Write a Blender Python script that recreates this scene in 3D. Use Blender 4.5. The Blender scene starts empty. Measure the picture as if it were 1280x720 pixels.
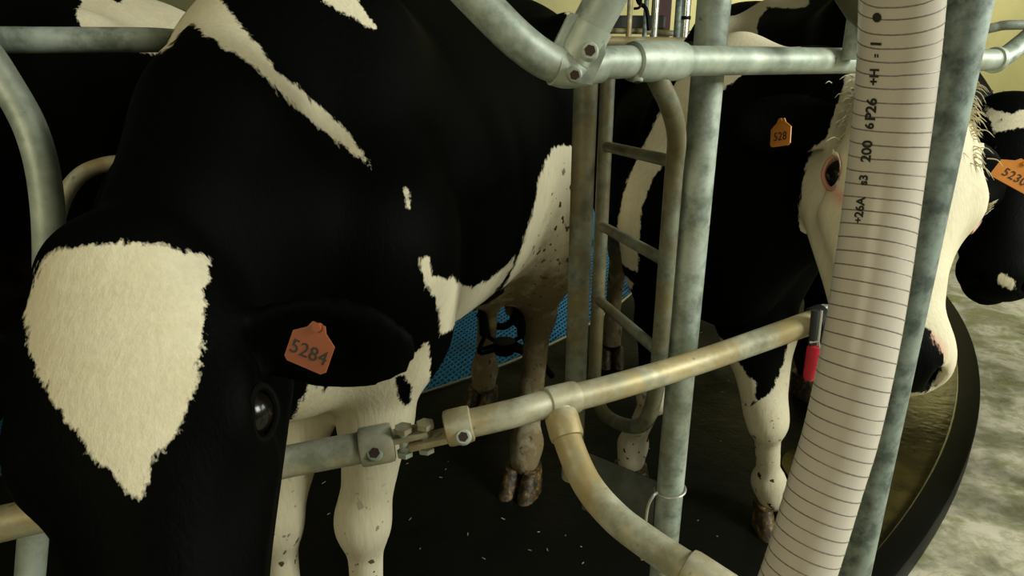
import bpy, bmesh, math, random
import numpy as np
from mathutils import Vector, Matrix
random.seed(4)
SC = bpy.context.scene
COL = SC.collection
PI = math.pi

# ------------------------------------------------------------------ camera
F = 834.0
CH = 1.5
PT = math.radians(18.87)
FW = np.array([0, math.cos(PT), -math.sin(PT)])
UP = np.array([0, math.sin(PT), math.cos(PT)])
RT = np.array([1.0, 0, 0])
def P(px, py, t):
    """point of the place measured from the photograph: pixel and distance"""
    v = np.array([0, 0, CH]) + t * (RT * (px - 640) / F + UP * (360 - py) / F + FW)
    return Vector(v)
cam = bpy.data.cameras.new('camera')
cam.sensor_width = 36
cam.lens = 36 * F / 1280
cam.clip_start = .02
co = bpy.data.objects.new('camera', cam)
co.location = (0, 0, CH)
co.rotation_euler = (PI / 2 - PT, 0, 0)
COL.objects.link(co)
SC.camera = co

# ------------------------------------------------------------------ helpers
def link(name, me, mat=None, parent=None):
    o = bpy.data.objects.new(name, me)
    COL.objects.link(o)
    if mat is not None:
        for m in (mat if isinstance(mat, (list, tuple)) else [mat]):
            me.materials.append(m)
    if parent is not None:
        o.parent = parent
    return o
def tag(o, label, cat, group=None, kind=None):
    if label: o['label'] = label
    if cat: o['category'] = cat
    if group: o['group'] = group
    if kind: o['kind'] = kind
    return o
def empty(name, loc, label, cat, group=None, rz=0):
    o = bpy.data.objects.new(name, None)
    o.empty_display_size = .1
    o.location = loc
    o.rotation_euler = (0, 0, rz)
    COL.objects.link(o)
    return tag(o, label, cat, group)

class MB:
    def __init__(s): s.v = []; s.f = []; s.m = []
    def add(s, vs, fs, mi=0):
        n = len(s.v)
        s.v += [tuple(v) for v in vs]
        s.f += [tuple(i + n for i in f) for f in fs]
        s.m += [mi] * len(fs)
    def box(s, c, d, R=None, mi=0):
        R = R or Matrix.Identity(3)
        c = Vector(c)
        vs = [c + R @ Vector((x * d[0] / 2, y * d[1] / 2, z * d[2] / 2)) for x in (-1, 1) for y in (-1, 1) for z in (-1, 1)]
        s.add(vs, [(0, 1, 3, 2), (4, 6, 7, 5), (0, 4, 5, 1), (2, 3, 7, 6), (0, 2, 6, 4), (1, 5, 7, 3)], mi)
    def tube(s, pts, rad, n=20, mi=0, cap=True, closed=False):
        pts = [Vector(p) for p in pts]
        N = len(pts)
        if not isinstance(rad, (list, tuple)): rad = [rad] * N
        T = []
        for i in range(N):
            if closed: a, b = pts[i - 1], pts[(i + 1) % N]
            else: a, b = pts[max(i - 1, 0)], pts[min(i + 1, N - 1)]
            d = (b - a)
            T.append(d.normalized() if d.length > 1e-9 else Vector((0, 0, 1)))
        u = T[0].orthogonal().normalized()
        rings = []
        for i in range(N):
            u = (u - T[i] * u.dot(T[i])).normalized()
            w = T[i].cross(u)
            rings.append([pts[i] + (u * math.cos(2 * PI * k / n) + w * math.sin(2 * PI * k / n)) * rad[i] for k in range(n)])
        vs = [v for r in rings for v in r]
        fs = []
        M = N if closed else N - 1
        for i in range(M):
            j = (i + 1) % N
            for k in range(n):
                l = (k + 1) % n
                fs.append((i * n + k, i * n + l, j * n + l, j * n + k))
        if cap and not closed:
            fs.append(tuple(range(n))[::-1])
            fs.append(tuple((N - 1) * n + k for k in range(n)))
        s.add(vs, fs, mi)
    def ball(s, c, r, seg=14, rings=8, R=None, mi=0):
        R = R or Matrix.Identity(3)
        if not isinstance(r, (list, tuple)): r = (r, r, r)
        c = Vector(c); vs = []; fs = []
        for i in range(rings + 1):
            a = PI * i / rings
            for k in range(seg):
                b = 2 * PI * k / seg
                vs.append(c + R @ Vector((r[0] * math.sin(a) * math.cos(b), r[1] * math.sin(a) * math.sin(b), r[2] * math.cos(a))))
        for i in range(rings):
            for k in range(seg):
                l = (k + 1) % seg
                fs.append((i * seg + k, (i + 1) * seg + k, (i + 1) * seg + l, i * seg + l))
        s.add(vs, fs, mi)
    def build(s, name, mat, parent=None, smooth=True, bevel=0):
        me = bpy.data.meshes.new(name)
        me.from_pydata(s.v, [], s.f)
        bm = bmesh.new(); bm.from_mesh(me)
        bmesh.ops.remove_doubles(bm, verts=bm.verts, dist=1e-6)
        if bevel:
            es = [e for e in bm.edges if len(e.link_faces) == 2 and e.calc_face_angle(0) > .6]
            bmesh.ops.bevel(bm, geom=es, offset=bevel, segments=2, affect='EDGES', profile=.6)
        bmesh.ops.recalc_face_normals(bm, faces=bm.faces)
        bm.to_mesh(me); bm.free()
        if smooth:
            me.polygons.foreach_set('use_smooth', [True] * len(me.polygons))
            me.set_sharp_from_angle(angle=math.radians(42))
        return link(name, me, mat, parent)

def smoothpath(pts, n=8):
    """Catmull-Rom through the points"""
    pts = [Vector(p) for p in pts]
    out = []
    for i in range(len(pts) - 1):
        p0 = pts[i - 1] if i else pts[0] * 2 - pts[1]
        p1, p2 = pts[i], pts[i + 1]
        p3 = pts[i + 2] if i + 2 < len(pts) else p2 * 2 - p1
        for k in range(n):
            t = k / n
            out.append(.5 * ((2 * p1) + (p2 - p0) * t + (2 * p0 - 5 * p1 + 4 * p2 - p3) * t * t + (3 * p1 - p0 - 3 * p2 + p3) * t ** 3))
    out.append(pts[-1])
    return out
def rounded(pts, r=.05, n=6):
    """polyline with rounded corners"""
    pts = [Vector(p) for p in pts]
    out = [pts[0]]
    for i in range(1, len(pts) - 1):
        a, b, c = pts[i - 1], pts[i], pts[i + 1]
        d1 = (a - b); d2 = (c - b)
        rr = min(r, d1.length * .49, d2.length * .49)
        s = b + d1.normalized() * rr; e = b + d2.normalized() * rr
        for k in range(n + 1):
            t = k / n
            out.append(s * (1 - t) ** 2 + b * 2 * t * (1 - t) + e * t * t)
    out.append(pts[-1])
    return out

# ------------------------------------------------------------------ materials
class NT:
    def __init__(s, name):
        m = bpy.data.materials.new(name); m.use_nodes = True
        s.mat = m; s.n = m.node_tree.nodes; s.l = m.node_tree.links
        s.b = s.n['Principled BSDF']
    def node(s, t, **kw):
        x = s.n.new(t)
        for k, v in kw.items(): setattr(x, k, v)
        return x
    def lk(s, a, b): s.l.new(a, b)
    def coord(s, scale=(1, 1, 1), out='Object'):
        tc = s.node('ShaderNodeTexCoord'); mp = s.node('ShaderNodeMapping')
        mp.inputs['Scale'].default_value = scale
        s.lk(tc.outputs[out], mp.inputs['Vector']); return mp.outputs['Vector']
    def noise(s, scale, vec=None, detail=4, rough=.6, dist=0):
        x = s.node('ShaderNodeTexNoise')
        x.inputs['Scale'].default_value = scale; x.inputs['Detail'].default_value = detail
        x.inputs['Roughness'].default_value = rough; x.inputs['Distortion'].default_value = dist
        if vec is not None: s.lk(vec, x.inputs['Vector'])
        return x.outputs['Fac']
    def ramp(s, fac, stops):
        r = s.node('ShaderNodeValToRGB'); e = r.color_ramp.elements
        while len(e) < len(stops): e.new(.5)
        for i, (p, c) in enumerate(stops):
            e[i].position = p; e[i].color = (*c, 1) if len(c) == 3 else c
        s.lk(fac, r.inputs['Fac']); return r.outputs['Color']
    def mix(s, fac, a, b):
        x = s.node('ShaderNodeMix', data_type='RGBA')
        if hasattr(fac, 'is_linked') or hasattr(fac, 'links'): s.lk(fac, x.inputs[0])
        else: x.inputs[0].default_value = fac
        for v, i in ((a, 6), (b, 7)):
            if isinstance(v, tuple): x.inputs[i].default_value = (*v, 1)
            else: s.lk(v, x.inputs[i])
        return x.outputs[2]
    def math(s, op, a, b=None, clamp=False):
        x = s.node('ShaderNodeMath', operation=op); x.use_clamp = clamp
        for v, i in ((a, 0), (b, 1)):
            if v is None: continue
            if isinstance(v, (int, float)): x.inputs[i].default_value = v
            else: s.lk(v, x.inputs[i])
        return x.outputs[0]
    def bump(s, h, strength=.3, dist=.01):
        x = s.node('ShaderNodeBump'); x.inputs['Strength'].default_value = strength; x.inputs['Distance'].default_value = dist
        s.lk(h, x.inputs['Height']); s.lk(x.outputs['Normal'], s.b.inputs['Normal'])
    def set(s, **kw):
        for k, v in kw.items():
            i = s.b.inputs[k.replace('_', ' ')]
            if isinstance(v, (int, float)): i.default_value = v
            elif isinstance(v, tuple): i.default_value = (*v, 1)
            else: s.lk(v, i)
        return s.mat

def galv(name, base=(.36, .40, .36), stain=(.30, .23, .10), amount=.5, dark=(.20, .24, .22), sc=14):
    n = NT(name); c = n.coord()
    a = n.noise(sc, c, 6, .65); b = n.noise(90, c, 3, .6); st = n.noise(5, c, 5, .7, .6)
    col = n.ramp(a, [(.38, dark), (.56, base), (.72, tuple(x * 1.2 for x in base))])
    fs = n.ramp(st, [(.62 - .25 * amount, (0, 0, 0)), (.78 - .25 * amount, (1, 1, 1))])
    col = n.mix(n.math('MULTIPLY', fs, .75 * min(1, amount * 1.5)), col, stain)
    spots = n.ramp(n.noise(40, c, 2, .5), [(.70, (0, 0, 0)), (.74, (1, 1, 1))])
    col = n.mix(n.math('MULTIPLY', spots, .5), col, (.06, .045, .02))
    n.bump(b, .15, .002)
    return n.set(Base_Color=col, Roughness=.5, Metallic=.25, Specular_IOR_Level=.4)
M = {}
M['galv'] = galv('galvanised_steel', (.40, .45, .40), (.26, .25, .14), .5, (.17, .205, .17))
M['galv_stained'] = galv('galvanised_steel_stained', (.50, .49, .38), (.40, .29, .11), .9, (.27, .28, .20))
M['galv_spangle'] = galv('galvanised_steel_spangled', (.24, .29, .26), (.36, .40, .36), .5, (.085, .11, .10), 30)
M['galv_shaded'] = galv('galvanised_steel_shaded', (.17, .19, .14), (.16, .12, .05), .8, (.07, .08, .065), 20)  # steel darkened in colour for the dimmer depth of the stalls, plus brown stains
M['galv_pale'] = galv('galvanised_steel_pale', (.43, .48, .41), (.34, .31, .20), .35, (.28, .325, .27))
def flat(name, col, rough=.5, metal=0, **kw):
    n = NT(name); c = n.coord()
    f = n.noise(25, c, 4)
    cc = n.mix(f, tuple(x * .75 for x in col), tuple(min(1, x * 1.25) for x in col))
    return n.set(Base_Color=cc, Roughness=rough, Metallic=metal, **kw)
M['bolt'] = flat('rusty_bolt_socket', (.035, .016, .010), .8)
M['black_rubber'] = flat('black_rubber', (.002, .002, .002), .5, Specular_IOR_Level=.12)
M['stainless'] = flat('stainless_steel', (.55, .56, .52), .25, .85)
M['red_plastic'] = flat('red_plastic', (.42, .012, .03), .35)
M['strap'] = flat('black_strap', (.012, .013, .012), .6)
M['tag'] = flat('orange_tag_plastic', (.60, .22, .035), .45)
M['tag_dirty'] = flat('dirty_orange_tag_plastic', (.26, .06, .014), .55)
M['ink'] = flat('black_ink', (.015, .012, .01), .6)
M['dark_box'] = flat('dark_painted_metal', (.02, .02, .016), .5)
M['maroon'] = flat('maroon_paint', (.06, .012, .014), .6)
M['olive'] = flat('olive_rubber_flap', (.05, .045, .02), .6)
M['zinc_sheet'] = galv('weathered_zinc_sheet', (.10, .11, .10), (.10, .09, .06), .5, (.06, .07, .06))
M['wire'] = flat('galvanised_wire', (.45, .44, .38), .4, .5)
M['straw'] = flat('straw', (.45, .40, .22), .7)

def hide(name, white=(.66, .60, .44), dirt=.5):
    n = NT(name); c = n.coord()
    at = n.node('ShaderNodeAttribute', attribute_name='coat').outputs['Fac']
    pk = n.node('ShaderNodeAttribute', attribute_name='pink').outputs['Fac']
    sp = n.node('ShaderNodeAttribute', attribute_name='soil_shade').outputs['Fac']
    c2 = n.coord((1, 1, .35))
    j = n.math('SUBTRACT', n.noise(55, c2, 3, .7), .5)
    j2 = n.math('SUBTRACT', n.noise(190, c2, 2, .7), .5)
    v = n.math('ADD', n.math('ADD', at, n.math('MULTIPLY', j, .024)), n.math('MULTIPLY', j2, .010))
    fac = n.math('MULTIPLY_ADD', v, 220.0)
    fac.node.inputs[2].default_value = .5; fac.node.use_clamp = True
    fur = n.noise(120, n.coord((1, 1, .12)), 3, .7)
    wh = n.ramp(fur, [(.3, tuple(x * .9 for x in white)), (.6, white), (.8, tuple(min(1, x * 1.08) for x in white))])
    stain = n.ramp(n.noise(9, c, 5, .7, .5), [(.50, (0, 0, 0)), (.68, (1, 1, 1))])
    wh = n.mix(n.math('MULTIPLY', stain, .35 * dirt), wh, (.42, .31, .13))
    spk = n.ramp(n.noise(34, c, 2, .5), [(.645, (0, 0, 0)), (.665, (1, 1, 1))])
    wh = n.mix(n.math('MULTIPLY', spk, n.math('MULTIPLY', sp, 3.5, True)), wh, (.05, .03, .012))
    so = n.ramp(n.math('MULTIPLY', sp, n.noise(12, c, 4, .6)), [(.20, (0, 0, 0)), (.50, (1, 1, 1))])
    wh = n.mix(n.math('MULTIPLY', so, .85), wh, (.17, .115, .045))
    wh = n.mix(n.math('MULTIPLY', pk, 1.0, True), wh, (.60, .32, .24))
    bk = n.mix(fur, (.0004, .0005, .0004), (.0014, .0015, .0011))
    bk = n.mix(n.math('MULTIPLY', so, .4), bk, (.05, .03, .012))
    col = n.mix(fac, bk, wh)
    n.bump(n.math('ADD', fur, n.math('MULTIPLY', n.noise(8, c, 3), .6)), .22, .006)
    m = n.set(Base_Color=col, Roughness=.62, Specular_IOR_Level=.03)
    return m
M['hide'] = hide('cow_hide')
def hoofmat():
    n = NT('soiled_hoof_horn'); c = n.coord()
    col = n.ramp(n.noise(38, c, 5, .7), [(.38, (.015, .012, .008)), (.55, (.09, .055, .022)), (.68, (.30, .20, .07))])
    n.bump(n.noise(60, c, 3), .5, .006)
    return n.set(Base_Color=col, Roughness=.5)
M['hoof'] = hoofmat()
M['lid_black'] = flat('black_eyelid', (.002, .002, .0015), .8, Specular_IOR_Level=.05)
M['eye'] = flat('dark_wet_eye', (.004, .003, .002), .2, Specular_IOR_Level=.3)
M['lid'] = flat('pink_eyelid_skin', (.42, .20, .13), .5)
M['hair'] = flat('cream_hair', (.62, .56, .38), .7)
M['hair_black'] = flat('black_hair', (.006, .006, .005), .7)
M['nose'] = flat('wet_nose_skin', (.016, .016, .016), .22)

def wetfloor():
    n = NT('wet_dark_rubber_floor'); c = n.coord()
    a = n.noise(1.3, c, 6, .65, .4)
    col = n.ramp(a, [(.36, (.0022, .0026, .002)), (.55, (.005, .005, .0035)), (.70, (.014, .011, .005))])
    sc = n.ramp(n.noise(60, c, 3, .8), [(.70, (0, 0, 0)), (.73, (1, 1, 1))])
    col = n.mix(n.math('MULTIPLY', sc, .12), col, (.10, .09, .05))
    r = n.ramp(a, [(.40, (.62,) * 3), (.75, (.2,) * 3)])
    h = n.math('ADD', n.noise(26, c, 4, .7), n.math('MULTIPLY', n.noise(150, c, 3, .7), .4))
    n.bump(h, .45, .006)
    return n.set(Base_Color=col, Roughness=r, Specular_IOR_Level=.13)
M['floor'] = wetfloor()
def watermat():
    n = NT('muddy_water'); c = n.coord()
    n.bump(n.math('ADD', n.noise(9, c, 2), n.math('MULTIPLY', n.noise(45, c, 3), .35)), .25, .006)
    col = n.ramp(n.noise(3.5, c, 4), [(.35, (.020, .017, .006)), (.65, (.10, .075, .020))])
    return n.set(Base_Color=col, Roughness=.06, Specular_IOR_Level=.5)
M['water'] = watermat()
def concrete():
    n = NT('damp_algae_concrete'); c = n.coord()
    a = n.noise(3.4, c, 8, .62, .3); b = n.noise(22, c, 6, .7)
    col = n.ramp(a, [(.36, (.17, .165, .105)), (.46, (.36, .34, .24)), (.53, (.52, .48, .36)), (.68, (.62, .57, .44))])
    col = n.mix(n.math('MULTIPLY', n.ramp(b, [(.48, (0, 0, 0)), (.60, (1, 1, 1))]), .5), col, (.20, .20, .12))
    alg = n.ramp(n.noise(3.4, n.coord((1, 1.3, 1)), 5, .7, 1.2), [(.50, (0, 0, 0)), (.64, (1, 1, 1))])
    col = n.mix(n.math('MULTIPLY', alg, .7), col, (.17, .19, .045))
    sp = n.ramp(n.noise(70, c, 2), [(.72, (0, 0, 0)), (.75, (1, 1, 1))])
    col = n.mix(n.math('MULTIPLY', sp, .6), col, (.05, .045, .02))
    n.bump(b, .4, .006)
    r = n.ramp(a, [(.36, (.22,) * 3), (.5, (.75,) * 3)])
    return n.set(Base_Color=col, Roughness=r)
M['concrete'] = concrete()
def wallmat(name, col):
    n = NT(name); c = n.coord()
    cc = n.ramp(n.noise(1.1, c, 6, .6), [(.3, tuple(x * .8 for x in col)), (.7, col)])
    return n.set(Base_Color=cc, Roughness=.8)
M['wall'] = wallmat('olive_limewash_wall', (.52, .50, .27))
M['ceiling'] = wallmat('grey_ceiling_panel', (.30, .30, .24))
M['blue'] = flat('blue_plastic_mesh', (.03, .30, .60), .45)
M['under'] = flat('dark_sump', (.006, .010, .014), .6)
def hosemat():
    n = NT('milky_spiral_hose_plastic'); c = n.coord()
    f = n.noise(7, c, 3)
    col = n.mix(f, (.62, .55, .47), (.72, .66, .58))
    m = n.set(Base_Color=col, Roughness=.28, Transmission_Weight=.22, IOR=1.35, Subsurface_Weight=0.0)
    return m
M['hose'] = hosemat()
M['hosecore'] = flat('pale_hose_lining', (.60, .56, .47), .6)
M['hosewire'] = flat('grey_hose_spiral', (.17, .15, .12), .5)

# ------------------------------------------------------------------ setting
CX, CY, CR = -2.75, 6.10, 5.86
def disc(name, r0, r1, z0, z1, mat, seg=256, a0=0, a1=2 * PI):
    m = MB(); full = abs(a1 - a0 - 2 * PI) < 1e-6
    n = seg if full else seg + 1
    vs = []
    for i in range(n):
        a = a0 + (a1 - a0) * i / seg
        c, s_ = math.cos(a), math.sin(a)
        for r, z in ((r0, z0), (r1, z0), (r1, z1), (r0, z1)):
            vs.append((CX + r * c, CY + r * s_, z))
    fs = []
    for i in range(seg):
        j = (i + 1) % n
        for k in range(4):
            l = (k + 1) % 4
            fs.append((i * 4 + k, i * 4 + l, j * 4 + l, j * 4 + k))
    m.add(vs, fs)
    return m
m = MB(); m.box((-.9, 5, -.11), (17.4, 18, .1)); fl = m.build('floor', M['concrete'], smooth=False); fl['kind'] = 'structure'
o = disc('p', 4.015, CR, -.05, 0, None).build('floor', M['floor']); o['kind'] = 'structure'
rim = disc('r', CR, CR + .085, -.058, .035, None).build('platform_rim', M['black_rubber'], bevel=.01)
tag(rim, 'black rubber edge strip curving round the wet turning platform', 'edge strip')
lip = disc('l', CR - .007, CR - .001, -.01, .012, None).build('lip_glint', M['stainless'], rim)  # bright metal ring put in for the wet highlight on the rim's inner edge
lip['label'] = 'thin bright ring standing in for the wet glint along the inner lip'
mw_ = disc('w', CR - .36, CR - .004, -.02, .006, None, 160, -.88, -.10)
for i in range(161):   # ragged inner shore
    u_ = i / 160; wob = .10 * math.sin(u_ * 19) + .06 * math.sin(u_ * 47 + 1) - .25 * (1 - min(1, u_ * 9))
    for k in (0, 3):
        x, y, z = mw_.v[i * 4 + k]; q_ = (Vector((x - CX, y - CY, 0))).normalized()
        mw_.v[i * 4 + k] = (x - q_.x * wob, y - q_.y * wob, z)
w = mw_.build('puddle', M['water'])
tag(w, 'muddy brown water pooled inside the platform edge', 'water', kind='stuff')
m = MB(); m.box((CX, CY, -.10), (8.0, 8.0, .03)); 
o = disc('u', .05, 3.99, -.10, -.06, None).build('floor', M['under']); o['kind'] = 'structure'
# blue diamond mesh mat in the middle of the ring
m = MB()
RM = 3.985; pitch = .029; wd = .0098
for sgn in (1, -1):
    ang = math.radians(90 - 29 * sgn)
    d = Vector((math.cos(ang), math.sin(ang), 0)); q = Vector((-d.y, d.x, 0))
    k = -int(RM / pitch)
    while k * pitch < RM:
        off = k * pitch; hl = math.sqrt(max(RM * RM - off * off, 0))
        c = Vector((CX, CY, 0)) + q * off
        a, b = c - d * hl, c + d * hl
        z1 = -.004 if sgn > 0 else -.006
        vs = []
        for p in (a, b):
            for s_, z in ((-1, -.03), (1, -.03), (1, z1), (-1, z1)):
                vs.append((p.x + q.x * wd / 2 * s_, p.y + q.y * wd / 2 * s_, z))
        m.add(vs, [(0, 1, 5, 4), (1, 2, 6, 5), (2, 3, 7, 6), (3, 0, 4, 7), (0, 3, 2, 1), (4, 5, 6, 7)])
        k += 1
mat_o = m.build('floor_mat', M['blue'], smooth=False)
tag(mat_o, 'blue plastic diamond mesh mat in the middle of the ring', 'mat')
tr = disc('t', 3.995, 4.012, -.05, .006, None).build('mat_edging', M['stainless'])
tag(tr, 'thin bright metal edging around the blue mesh mat', 'edging')
for nm, c, d in (('wall_back', (-.9, 13.6, 2.2), (17.2, .2, 4.8)), ('wall_right', (7.6, 5, 2.2), (.2, 17.0, 4.8)), ('wall_left', (-9.4, 5, 2.2), (.2, 17.0, 4.8))):
    m = MB(); m.box(c, d); o = m.build(nm, M['wall'], smooth=False); o['kind'] = 'structure'
m = MB(); m.box((-.9, 5, 4.66), (17.0, 17.0, .1)); o = m.build('ceiling', M['ceiling'], smooth=False); o['kind'] = 'structure'

# loose straw and splashes on the platform
m = MB()
for i in range(150):
    a = random.uniform(-1.35, -.3); r = random.uniform(4.15, 5.7)
    x, y = CX + r * math.cos(a), CY + r * math.sin(a)
    th = random.uniform(0, PI); L = random.uniform(.004, .018)
    R = Matrix.Rotation(th, 3, 'Z') @ Matrix.Rotation(random.uniform(-.3, .3), 3, 'Y')
    m.box((x, y, .006), (L, .0022, .0015), R)
o = m.build('straw_bits', M['straw'], smooth=False)
tag(o, 'tiny bits of straw scattered over the wet dark platform', 'straw', kind='stuff')

# ------------------------------------------------------------------ cow maker
def smin(a, b, k):
    h = np.maximum(k - np.abs(a - b), 0) / k
    return np.minimum(a, b) - h * h * k * .25
class Field:
    def __init__(s, lo, hi, vox):
        s.lo = np.array(lo, float); s.vox = vox
        s.n = np.ceil((np.array(hi) - s.lo) / vox).astype(int) + 1
        s.d = np.full(s.n, .5, np.float32)
    def region(s, lo, hi):
        a = np.clip(np.floor((np.array(lo) - s.lo) / s.vox).astype(int), 0, s.n)
        b = np.clip(np.ceil((np.array(hi) - s.lo) / s.vox).astype(int) + 1, 0, s.n)
        ax = [s.lo[i] + s.vox * np.arange(a[i], b[i]) for i in range(3)]
        g = np.stack(np.meshgrid(*ax, indexing='ij'), -1).astype(np.float32)
        return tuple(slice(a[i], b[i]) for i in range(3)), g
    def merge(s, sl, dist, k, sub=False):
        if sub: s.d[sl] = -smin(-s.d[sl], dist.astype(np.float32), k)
        else: s.d[sl] = smin(s.d[sl], dist.astype(np.float32), k)
    def cone(s, a, b, ra, rb, k=.05, axis=None, sq=1.0, fr=None):
        a = np.array(a, float); b = np.array(b, float)
        if fr: wa, wb, sc = fr.w(a), fr.w(b), fr.s
        else: wa, wb, sc = a, b, 1
        R = max(ra, rb) * max(1, sq) * sc + k + .03
        sl, g = s.region(np.minimum(wa, wb) - R, np.maximum(wa, wb) + R)
        p = fr.inv(g) if fr else g
        d = s._cone(p, a, b, ra, rb, axis, sq) * sc
        s.merge(sl, d, k)
    @staticmethod
    def _cone(p, a, b, ra, rb, axis, sq):
        if axis is not None:
            ax = np.array(axis, float); ax /= np.linalg.norm(ax)
            f = 1 / sq - 1
            ac = a + ax * (a @ ax) * f; bc = b + ax * (b @ ax) * f
            p = p + (p @ ax)[..., None] * ax * f
            a, b = ac, bc
        ab = b - a; L = float(ab @ ab) + 1e-9
        t = np.clip(((p - a) @ ab) / L, 0, 1)
        d = np.linalg.norm(p - (a + t[..., None] * ab), axis=-1) - (ra + (rb - ra) * t)
        return d * (min(1, sq) if axis is not None else 1)
    def ell(s, c, r, k=.05, R=None, fr=None, sub=False):
        c = np.array(c, float); r = np.array(r, float)
        wc, sc = (fr.w(c), fr.s) if fr else (c, 1)
        ex = max(r) * sc + k + .03
        sl, g = s.region(wc - ex, wc + ex)
        p = (fr.inv(g) if fr else g) - c
        if R is not None: p = p @ np.array(R, float)
        k0 = np.linalg.norm(p / r, axis=-1); k1 = np.linalg.norm(p / (r * r), axis=-1) + 1e-9
        s.merge(sl, k0 * (k0 - 1) / k1 * sc, k, sub)
    def mesh(s):
        d = s.d; ins = d < 0
        n = d.shape
        c = np.zeros((n[0] - 1, n[1] - 1, n[2] - 1), np.int8)
        for i in (0, 1):
            for j in (0, 1):
                for k in (0, 1):
                    c += ins[i:n[0] - 1 + i, j:n[1] - 1 + j, k:n[2] - 1 + k]
        cells = np.argwhere((c > 0) & (c < 8))
        idx = np.full(c.shape, -1, np.int64); idx[tuple(cells.T)] = np.arange(len(cells))
        acc = np.zeros((len(cells), 3)); cnt = np.zeros(len(cells))
        E = []
        for a in range(3):
            o = [x for x in range(3) if x != a]
            for u in (0, 1):
                for v in (0, 1):
                    p = [0, 0, 0]; p[o[0]] = u; p[o[1]] = v
                    q = list(p); q[a] = 1
                    E.append((p, q))
        for p, q in E:
            dp = d[cells[:, 0] + p[0], cells[:, 1] + p[1], cells[:, 2] + p[2]]
            dq = d[cells[:, 0] + q[0], cells[:, 1] + q[1], cells[:, 2] + q[2]]
            mk = (dp < 0) != (dq < 0)
            t = np.where(mk, dp / np.where(mk, dp - dq, 1), 0)[:, None]
            pt = np.array(p) + t * (np.array(q) - np.array(p))
            acc[mk] += pt[mk]; cnt[mk] += 1
        V = s.lo + s.vox * (cells + acc / cnt[:, None])
        Fs = []
        for a in range(3):
            o = [x for x in range(3) if x != a]
            sl0 = [slice(None)] * 3; sl1 = [slice(None)] * 3
            sl0[a] = slice(0, -1); sl1[a] = slice(1, None)
            A = ins[tuple(sl0)]; B = ins[tuple(sl1)]
            e = np.argwhere(A != B)
            e = e[(e[:, o[0]] > 0) & (e[:, o[1]] > 0) & (e[:, o[0]] < n[o[0]] - 1) & (e[:, o[1]] < n[o[1]] - 1)]
            fl_ = A[tuple(e.T)]
            def at(du, dv):
                q = e.copy(); q[:, o[0]] += du; q[:, o[1]] += dv
                return idx[tuple(q.T)]
            quad = np.stack([at(-1, -1), at(0, -1), at(0, 0), at(-1, 0)], 1)
            flip = fl_ if a != 1 else ~fl_
            quad[~flip] = quad[~flip][:, ::-1]
            Fs.append(quad)
        return V, np.concatenate(Fs)
class HFrame:
    """head frame: x towards the muzzle, y to the cow's left, z out of the forehead"""
    def __init__(s, o, m, up, scale):
        s.o = np.array(o, float); f = np.array(m, float) - s.o; s.len = np.linalg.norm(f); s.f = f / s.len
        n = np.array(up, float); n -= s.f * (n @ s.f); s.n = n / np.linalg.norm(n)
        s.l = np.cross(s.n, s.f); s.s = scale
        s.R = np.stack([s.f, s.l, s.n], 1)
    def w(s, p): return s.o + (s.R @ np.array(p, float)) * s.s
    def inv(s, g): return ((g - s.o) / s.s) @ s.R
    def d(s, p): return s.R @ np.array(p, float)

def polysd(pts2, poly):
    """signed distance, positive inside"""
    d = np.full(len(pts2), 1e9); ins = np.zeros(len(pts2), bool)
    N = len(poly)
    for i in range(N):
        a, b = poly[i], poly[(i + 1) % N]
        ab = b - a; t = np.clip(((pts2 - a) @ ab) / (ab @ ab + 1e-12), 0, 1)
        d = np.minimum(d, np.linalg.norm(pts2 - (a + t[:, None] * ab), axis=1))
        c = (a[1] > pts2[:, 1]) != (b[1] > pts2[:, 1])
        xs = a[0] + (pts2[:, 1] - a[1]) * ab[0] / (ab[1] if abs(ab[1]) > 1e-12 else 1e-12)
        ins ^= c & (pts2[:, 0] < xs)
    return np.where(ins, d, -d)
def patch_sd(V, poly3, depth, facing):
    """signed distance to a marking outlined on the coat; facing = the way the marking faces"""
    poly3 = np.array(poly3, float); c = poly3.mean(0)
    n = np.array(facing, float); n /= np.linalg.norm(n)
    a = np.cross(n, [0, 0, 1.0] if abs(n[2]) < .9 else [1.0, 0, 0]); a /= np.linalg.norm(a); b = np.cross(n, a)
    B = np.stack([a, b, n], 1)
    q = (V - c) @ B; pq = (poly3 - c) @ B
    sd = polysd(q[:, :2], pq[:, :2])
    return np.minimum(sd, np.minimum(q[:, 2] - (pq[:, 2].min() - depth), pq[:, 2].max() + depth - q[:, 2]))

DEF = {  # resting joints of an adult cow 1.45 m tall: elbow, knee, fetlock, foot / stifle, hock, fetlock, foot
    'FL': [(.40, .17, .80), (.46, .15, .42), (.46, .15, .15), (.48, .15, .04)],
    'FR': [(.40, -.17, .80), (.46, -.15, .42), (.46, -.15, .15), (.48, -.15, .04)],
    'HL': [(-.38, .19, .84), (-.70, .16, .55), (-.66, .16, .16), (-.63, .16, .04)],
    'HR': [(-.38, -.19, .84), (-.70, -.16, .55), (-.66, -.16, .16), (-.63, -.16, .04)]}

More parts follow.
